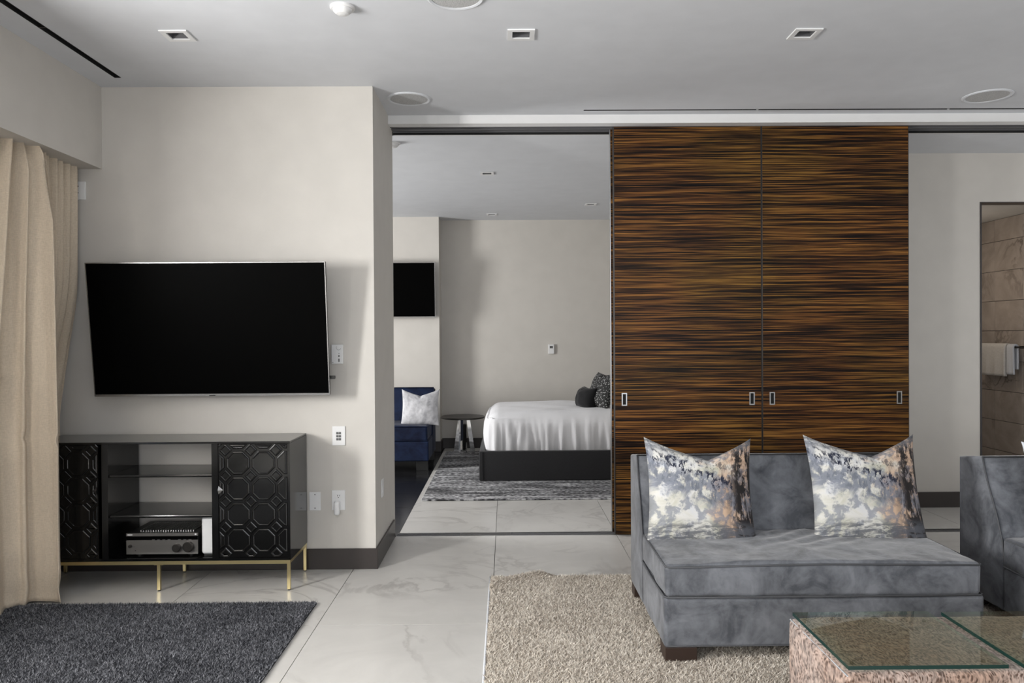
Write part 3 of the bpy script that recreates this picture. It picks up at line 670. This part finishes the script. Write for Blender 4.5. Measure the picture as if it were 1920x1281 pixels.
def cabinet():
    t = thing('media_cabinet', 'black lacquered media cabinet with octagon relief doors on a gold frame', 'cabinet', (0, 0, 0))
    X0, X1, Y0, Y1, Z0, Z1 = -2.735, -1.236, 4.452, 4.828, .175, .854; L = M['lacquer']
    box('top', X0, X1, Y0, Y1, Z1 - .012, Z1, L, t, .0015, 1)
    box('bottom_panel', X0 + .012, X1 - .012, Y0, Y1, Z0, Z0 + .014, L, t)
    box('side_panel', X0, X0 + .012, Y0, Y1, Z0, Z1 - .012, L, t); box('side_panel', X1 - .012, X1, Y0, Y1, Z0, Z1 - .012, L, t)
    for x in (-2.308, -1.682): box('divider', x, x + .036, Y0 + .001, Y1, Z0 + .014, Z1 - .012, L, t)
    for a, b in ((X0 + .012, -2.308), (-1.646, X1 - .012)): box('back_panel', a, b, Y1 - .006, Y1, Z0 + .014, Z1 - .012, L, t)
    for z in (.650, .418): box('shelf', -2.272, -1.682, Y0 + .012, Y1 - .005, z, z + .015, L, t, .004, 2)
    px, pz, R = .1445, .1475, .0665; c = R * .414
    for sgn, a, b in ((1, -1.643, -1.249), (-1, -2.722, -2.328)):
        d = box('door', a, b, Y0 + .002, Y0 + .018, Z0 + .016, Z1 - .014, L, t)
        zb, zt = Z0 + .018, Z1 - .016
        for i in range(-1, 4):
            for j in range(-1, 6):
                cx = (-1.531 + i * px) if sgn > 0 else (-2.440 - i * px); cz = .732 - j * pz + 0.0
                if j < 5:
                    o = [(cx + R * q[0], cz + R * q[1]) for q in ((1, .414), (.414, 1), (-.414, 1), (-1, .414), (-1, -.414), (-.414, -1), (.414, -1), (1, -.414))]
                    o = clip(o, a + .003, b - .003, zb, zt)
                    if o and max(p[0] for p in o) - min(p[0] for p in o) > .016 and max(p[1] for p in o) - min(p[1] for p in o) > .016: relief(o, Y0 + .002, d, 'octagon_panel')
                dx, dz = cx + px / 2, cz + pz / 2; s = .0375
                o = clip([(dx + s, dz), (dx, dz + s), (dx - s, dz), (dx, dz - s)], a + .003, b - .003, zb, zt)
                if o and max(p[0] for p in o) - min(p[0] for p in o) > .016 and max(p[1] for p in o) - min(p[1] for p in o) > .016: relief(o, Y0 + .002, d, 'diamond_panel')
        bm = bmesh.new(); e = a + .002 if sgn > 0 else b - .002; s = sgn
        vs = [bm.verts.new(p) for p in ((e, Y0 - .006, .602), (e, Y0 - .006, .555), (e + s * .026, Y0 - .006, .5785), (e, Y0 - .020, .5785))]
        for f in ((0, 1, 2), (0, 1, 3), (1, 2, 3), (2, 0, 3)): bm.faces.new([vs[k] for k in f])
        from_bm('pull', bm, M['metal'], d)
    g = M['gold']; b = .0155
    for y in (Y0, Y1 - b): box('frame_rail', X0 + .003, X1 - .003, y, y + b, Z0 - .022, Z0 - .002, g, t, .001, 1)
    for x in (X0 + .003, -1.993, X1 - .003 - b): box('frame_rail', x, x + b, Y0 + b, Y1 - b, Z0 - .022, Z0 - .002, g, t, .001, 1)
    for x in (X0 + .003, -2.0, X1 - .003 - .018):
        for y in (Y0 if x != -2.0 else Y0 + .004, Y1 - .018):
            l = box('leg', x, x + .018, y, y + .018, .006, Z0 - .02, g, t, .001, 1); cyl('leg_glide', (x + .009, y + .009, 0), (x + .009, y + .009, .006), .007, M['black'], l, n=12)
    box('leg_bracket', -2.017, -1.965, Y0 + .004, Y0 + .022, Z0 - .025, Z0 - .020, g, t)
cabinet()
t = thing('audio_receiver', 'silver fronted audio receiver on the cabinet floor', 'receiver', (-1.985, 4.50, .189))
box('case', -.208, .200, .004, .30, .012, .132, M['black'], t, .002, 1)
M['brushed'] = simple('brushed_grey_aluminium', (.22, .21, .20), .35, .8)
box('front_panel', -.208, .204, -.003, .004, .012, .094, M['brushed'], t, .001, 1)
box('top_band', -.208, .204, -.003, .004, .116, .134, M['brushed'], t, .001, 1)
box('display_window', -.204, .200, -.0015, .004, .094, .116, M['tvscreen'], t)
for x in (-.06, -.03, 0, .03, .09, .12, .15): box('button', x, x + .016, -.003, -.001, .094, .0965, M['metal'], t)
for x, z, r in ((.085, .050, .024), (.152, .056, .030)):
    k = lathe('knob', [(0, .02), (r * .85, .02), (r, .016), (r, 0)], M['darkmetal'], t); k.rotation_euler = (PI / 2, 0, 0); k.location = (x, -.003, z)
k = lathe('small_knob', [(0, .01), (.009, .01), (.010, 0)], M['darkmetal'], t, 20); k.rotation_euler = (PI / 2, 0, 0); k.location = (-.184, -.003, .060)
box('indicator', -.158, -.152, -.0042, -.003, .032, .036, M['void'], t); box('badge', -.200, -.172, -.0040, -.003, .122, .128, M['plastic'], t); box('badge', .186, .196, -.0040, -.003, .122, .131, M['plastic'], t)
for i in range(22): box('vent_slat', -.150 + i * .0145, -.144 + i * .0145, .05, .25, .1322, .1385, M['metal'], t)
for x in (-.15, .15): cyl('foot', (x, .04, 0), (x, .04, .012), .018, M['black'], t, n=16); cyl('foot', (x, .26, 0), (x, .26, .012), .018, M['black'], t, n=16)
t = thing('router_box', 'white upright rounded box beside the audio receiver', 'router', (-1.727, 4.50, .1895))
soft_box('shell', -.036, .040, 0, .13, .008, .222, .016, M['plastic'], t, .03); box('stand', -.028, .034, .02, .11, 0, .012, M['greyplastic'], t, .002, 1)
tube('cable', [(-1.80, 4.80, .38), (-1.81, 4.81, .34), (-1.80, 4.80, .30), (-1.79, 4.79, .26), (-1.80, 4.80, .2)], .004, M['plastic']); tag(bpy.context.scene.collection.objects[-1] if False else [o for o in COL.objects if o.name.startswith('cable')][0], 'thin pale cable hanging behind the audio receiver', 'cable')

# ------------------------------------------------------------------ sofas
def sofa(name, label, loc, width, mat, pmat, seat=.44, top=.80, zb=.075, depth=.93, group=None, feet='block'):
    """origin: left back corner on the floor; x to the right, seat faces -y"""
    t = thing(name, label, 'sofa', loc, group); W = width; zs = zb + .215; D = depth; k = (top - .42) / .38
    prof = [(0, zb), (-.004, top - .03), (-.012, top - .008), (-.03, top), (-.185, top + .008), (-.205, top - .004)]
    curve = [(-.205, top + .012), (-.222, top - .05), (-.250, top - .12), (-.290, .60 if top > .7 else .6), (-.330, .51), (-.362, .42), (-.375, .33), (-.378, zs), (-.378, zb)]
    prof = [(0, zb), (0, top - .016)] + curve
    prism_x('backrest', prof, 0, W, mat, t, .014, 4)
    def dn(p, n):
        k = 1 if n.z > .6 else .5
        return n * (noise.noise(Vector((p.x * 4, p.y * 5, p.z * 3)) ) * .006 + noise.noise(Vector((p.x * 13 + p.y * 9, p.y * 4, p.z * 9))) * .003) * k
    soft_box('seat_base', 0, W, -D, -.372, zb, zs, .014, mat, t, .05, dn)
    def dc(p, n):
        crown = .016 * math.sin(PI * min(1, max(0, p.x / W))) * (1 if n.z > .5 else 0) if True else 0
        wr = 0
        if n.z > .5:
            u = p.x * 1.0 - (p.y + .37) * 1.5; wr = .006 * math.sin(u * 38 + 3 * noise.noise(Vector((p.x * 3, p.y * 3, 0)))) * math.exp(-((p.x - W * .55) / .28) ** 2) * math.exp(-((p.y + .50) / .16) ** 2)
        return Vector((0, 0, crown + wr)) + n * (noise.noise(Vector((p.x * 5, p.y * 6, p.z * 4))) * .006 + noise.noise(Vector((p.x * 16, p.y * 12, p.z * 9))) * .0025)
    soft_box('seat_cushion', .002, W - .012, -D - .004, -.366, zs + .002, seat - .004, .022, mat, t, .022, dc)
    r = .0042
    z1 = seat - .012
    tube('piping', [(.006, -.38, z1), (.004, -.6, z1 + .004), (.006, -D + .01, z1), (.02, -D - .004, z1), (W * .5, -D - .006, z1 + .010), (W - .03, -D - .004, z1), (W - .013, -D + .01, z1), (W - .014, -.38, z1)], r, pmat, t)
    z2 = zs + .006
    tube('piping', [(-.001, -.38, z2), (-.001, -.6, z2 - .006), (-.001, -D + .01, z2), (.014, -D - .004, z2), (W * .5, -D - .006, z2), (W - .02, -D - .004, z2), (W - .006, -D + .01, z2), (W - .006, -.38, z2)], r, pmat, t)
    for x in (.003, W - .003): tube('piping', [(x, y - .002, z) for y, z in curve[:-1]] + [(x, -.38, zb + .02)], r, pmat, t)
    tube('piping', [(.003, -.207, top + .010), (W - .003, -.207, top + .010)], r, pmat, t)
    tube('piping', [(.012, -D + .012, zb + .006), (.012, -D - .001, zb + .006), (W - .02, -D - .001, zb + .006)], .003, pmat, t)
    for x in (.0, W - .145):
        if feet == 'block':
            box('foot', x + .002, x + .143, -D + .002, -D + .115, .010, zb, M['footwood'], t, .003, 2)
            box('foot', x + .004, x + .14, -.10, -.008, .010, zb, M['footwood'], t, .003, 2)
        else:
            box('foot', x + .01, x + .13, -D + .03, -D + .12, 0, zb, M['black'], t, .002, 1); box('foot', x + .01, x + .13, -.14, -.05, 0, zb, M['black'], t, .002, 1)
    return t
sofa('armless_sofa', 'armless grey velvet sofa holding two marbled cushions', (.692, 4.333, 0), 1.412, M['velvet'], M['piping'])
sofa('armless_sofa', 'grey velvet sofa at the right edge, partly out of the photo', (2.448, 4.188, 0), 1.412, M['velvet'], M['piping'])
sofa('armless_sofa', 'navy blue velvet sofa under the bedroom television', (-2.245, 9.22, 0), 1.412, M['bluevelvet'], M['bluevelvet'], .485, .845, .105, .87, None, 'chrome')

# ------------------------------------------------------------------ cushions
def cushion(name, label, cat, w, h, t_, chop, mat, M4, n=44, cut=.16, group=None, rough=1.0):
    vs, uv, fs = [], [], []
    def pt(u, v, side):
        cx = 1 - .075 * (1 - v * v) ** 1 * 1.0; cz = 1 - .055 * (1 - u * u)
        x = u * w / 2 * cx; z = v * h / 2 * cz
        tt = t_ / 2 * ((1 - abs(u) ** 2.6) * (1 - abs(v) ** 2.6)) ** .55
        tt *= 1 + .10 * noise.noise(Vector((u * 2, v * 2, side * 3))) * rough
        up = max(0, v) ** 2
        g = max(0, 1 - abs(u - cut) / (1 + cut if u < cut else 1 - cut)) ** .9; z -= chop * g * max(0, (v + .2) / 1.2) ** 3
        x -= .0 * up
        tt *= 1 - .75 * math.exp(-((u - cut - .04 * (1 - v)) / .07) ** 2) * max(0, (v - .45) / .55) ** 1.0 if chop else 1
        if v > .6 and chop: tt += .012 * math.exp(-((u - cut) / .5) ** 2) * (v - .6) * side * 0
        wr = .0045 * noise.noise(Vector((u * 6, v * 6, 5 + side))) * rough
        return (x, -side * (tt + max(0, wr) * (1 - abs(u) ** 6)), z)
    for side in (1, -1):
        for i in range(n + 1):
            for j in range(n + 1):
                u = math.sin((i / n * 2 - 1) * PI / 2) * .5 + (i / n * 2 - 1) * .5; v = math.sin((j / n * 2 - 1) * PI / 2) * .5 + (j / n * 2 - 1) * .5
                vs.append(pt(u, v, side)); uv.append(((u + 1) / 2, (v + 1) / 2))
    k = (n + 1) * (n + 1)
    for i in range(n):
        for j in range(n):
            a = i * (n + 1) + j; f = (a, a + n + 1, a + n + 2, a + 1); fs.append(f); fs.append(tuple(q + k for q in f[::-1]))
    me = bpy.data.meshes.new(name); me.from_pydata(vs, [], fs)
    ul = me.uv_layers.new(name='uv')
    for lp in me.loops: ul.data[lp.index].uv = uv[lp.vertex_index]
    bm = bmesh.new(); bm.from_mesh(me); bmesh.ops.remove_doubles(bm, verts=bm.verts, dist=1e-5); bmesh.ops.recalc_face_normals(bm, faces=bm.faces); bm.to_mesh(me); bm.free()
    o = link(name, me, mat, None, True); o.matrix_world = M4; tag(o, label, cat, group); return o
def pose(x, y, z, lean, rz=0, roll=0): return Matrix.Translation((x, y, z)) @ Matrix.Rotation(rz, 4, 'Z') @ Matrix.Rotation(-lean, 4, 'X') @ Matrix.Rotation(roll, 4, 'Y')
g = 'cushions on the grey sofa'
cushion('throw_cushion', 'marbled print cushion on the left end of the grey sofa', 'cushion', .545, .535, .17, .105, M['marbled'], pose(.972, 3.905, .665, math.radians(17), math.radians(-2), math.radians(1)), group=g)
cushion('throw_cushion', 'marbled print cushion on the right end of the grey sofa', 'cushion', .560, .545, .17, .105, M['marbled'], pose(1.805, 3.905, .670, math.radians(17), math.radians(-2), math.radians(0)), group=g)
cushion('throw_cushion', 'white cushion cut by the right edge of the photo', 'cushion', .50, .50, .16, .05, M['whitelinen'], pose(2.80, 3.77, .672, math.radians(17), math.radians(4), 0))
cushion('throw_cushion', 'silver crushed velvet cushion on the navy sofa', 'cushion', .42, .41, .14, .07, M['palevelvet'], pose(-.945, 8.60, .665, math.radians(17), 0, 0), cut=0)

# ------------------------------------------------------------------ bed and bedroom pieces
t = thing('bed', 'low charcoal upholstered bed frame on the streaked rug', 'bed', (0, 0, 0))
bf = M['bedframe']
box('side_rail', -.268, 2.15, 7.68, 7.74, .013, .308, bf, t, .012, 3); box('side_rail', -.268, 2.15, 9.17, 9.23, .013, .308, bf, t, .012, 3)
box('foot_rail', -.268, -.205, 7.735, 9.175, .013, .308, bf, t, .012, 3); box('platform', -.21, 2.13, 7.74, 9.17, .10, .15, bf, t)
tube('corner_seam', [(-.235, 7.678, .03), (-.235, 7.678, .298)], .003, M['blackcloth'], t)
box('headboard', 2.13, 2.22, 7.66, 9.25, .013, 1.15, bf, t, .02, 3)
box('mattress', -.12, 2.1, 7.83, 9.08, .25, .55, M['duvet'], t, .05, 4)
def dd(p, n):
    side = max(0, 1 - abs(n.z)); kz = max(0, min(1, (.66 - p.z) / .30)); s = (p.x if abs(n.y) > abs(n.x) else p.y)
    w = (.010 * math.sin(s * 38 + 4 * noise.noise(Vector((s * 3, p.z * 2, 0)))) +   .009 * math.sin(s * 93 + 5 * noise.noise(Vector((s * 5, p.z * 3, 4))))) * kz * side
    bottom = Vector((0, 0, .012 * noise.noise(Vector((s * 16, 0, 0))))) if p.z < -1 else Vector((0, 0, 0))
    belly = n * (.028 * math.sin(PI * max(0, min(1, (p.z - .30) / .36))) * side)
    return n * w + belly + bottom + n * noise.noise(p * 4) * .010 + Vector((0, 0, .022 * (1 if n.z > .5 else 0) * (-math.exp(-((p.x + .2) / .25) ** 2))))
tag(soft_box('duvet', -.195, 2.12, 7.775, 9.15, .17, .690, .13, M['duvet'], None, .022, dd), 'puffy white duvet spread over the bed', 'duvet')
cushion('throw_cushion', 'small plain black cushion lying on the bed', 'cushion', .36, .25, .22, .01, M['blackcloth'], pose(.865, 8.28, .775, math.radians(18), math.radians(-75), 0), n=26, cut=0)
cushion('throw_cushion', 'black cushion with white dots leaning on the bed pillows', 'cushion', .44, .40, .19, .02, M['speck'], pose(1.02, 8.22, .862, math.radians(22), math.radians(-68), 0), n=30, cut=0)
cushion('bed_pillow', 'white bed pillow behind the dotted cushion', 'pillow', .62, .42, .20, 0, M['duvet'], pose(1.27, 8.42, .880, math.radians(20), math.radians(-84), 0), n=26)

t = thing('side_table', 'round dark-topped side table on mirrored legs beside the bed', 'side table', (-.530, 9.52, 0))
lathe('table_top', [(0, .468), (.262, .468), (.270, .462), (.270, .452), (.262, .446), (0, .446)], M['darkmetal'], t, 56)
def blade(x0, x1, y, w0, w1, ry):
    bm = bmesh.new(); vs = []
    for z, a, b in ((.446, x0[0], x0[1]), (.014, x1[0], x1[1])):
        for yy in (y, y + .05): vs += [bm.verts.new((a, yy, z)), bm.verts.new((b, yy, z))]
    for f in ((0, 1, 5, 4), (2, 3, 7, 6), (0, 2, 6, 4), (1, 3, 7, 5), (0, 1, 3, 2), (4, 5, 7, 6)): bm.faces.new([vs[k] for k in f])
    o = from_bm('leg', bm, M['chrome'], t); return o
blade((-.055, .01), (-.115, -.045), .02, 0, 0, 0); blade((.045, .085), (.095, .150), .02, 0, 0, 0)
lathe('central_column', [(0, .446), (.048, .446), (.046, .25), (.052, .014), (0, .014)], M['chrome'], t, 9)

# ------------------------------------------------------------------ hide table with glass sheets
t = thing('hide_table', 'low table covered in spotted brown hide beneath two glass sheets', 'table', (0, 0, 0))
def dh(p, n): return n * noise.noise(p * 9) * .004
soft_box('hide_body', 1.038, 2.22, 2.375, 2.872, .03, .402, .022, M['hide'], t, .03, dh)
tube('hide_seam', [(1.046, 2.38, .395), (1.046, 2.86, .395)], .0025, M['whitelinen'], t)
for x in (1.08, 2.12):
    for y in (2.42, 2.78): cyl('foot', (x, y, .012), (x, y, .04), .025, M['footwood'], t)
def glass_sheet(x0, x1, y0, y1, z0, z1, label):
    bm = bmesh.new(); add_box(bm, x0, x1, y0, y1, z0, z1)
    bmesh.ops.recalc_face_normals(bm, faces=bm.faces)
    for f in bm.faces: f.material_index = 0 if abs(f.normal.z) > .5 else 1
    me = bpy.data.meshes.new('glass_sheet'); bm.to_mesh(me); bm.free(); me.materials.append(M['glass']); me.materials.append(M['glassedge'])
    o = link('glass_sheet', me, None); tag(o, label, 'glass top', 'glass sheets on the hide table')
    return o
glass_sheet(1.054, 1.553, 2.391, 2.860, .409, .421, 'left glass sheet lying on the spotted hide table')
glass_sheet(1.600, 2.10, 2.382, 2.850, .409, .421, 'right glass sheet on the hide table, cut by the photo edge')
for x in (1.09, 1.51, 1.64, 2.05):
    for y in (2.45, 2.80): cyl('bumper', (x, y, .400), (x, y, .409), .006, M['glass'], t, n=12)
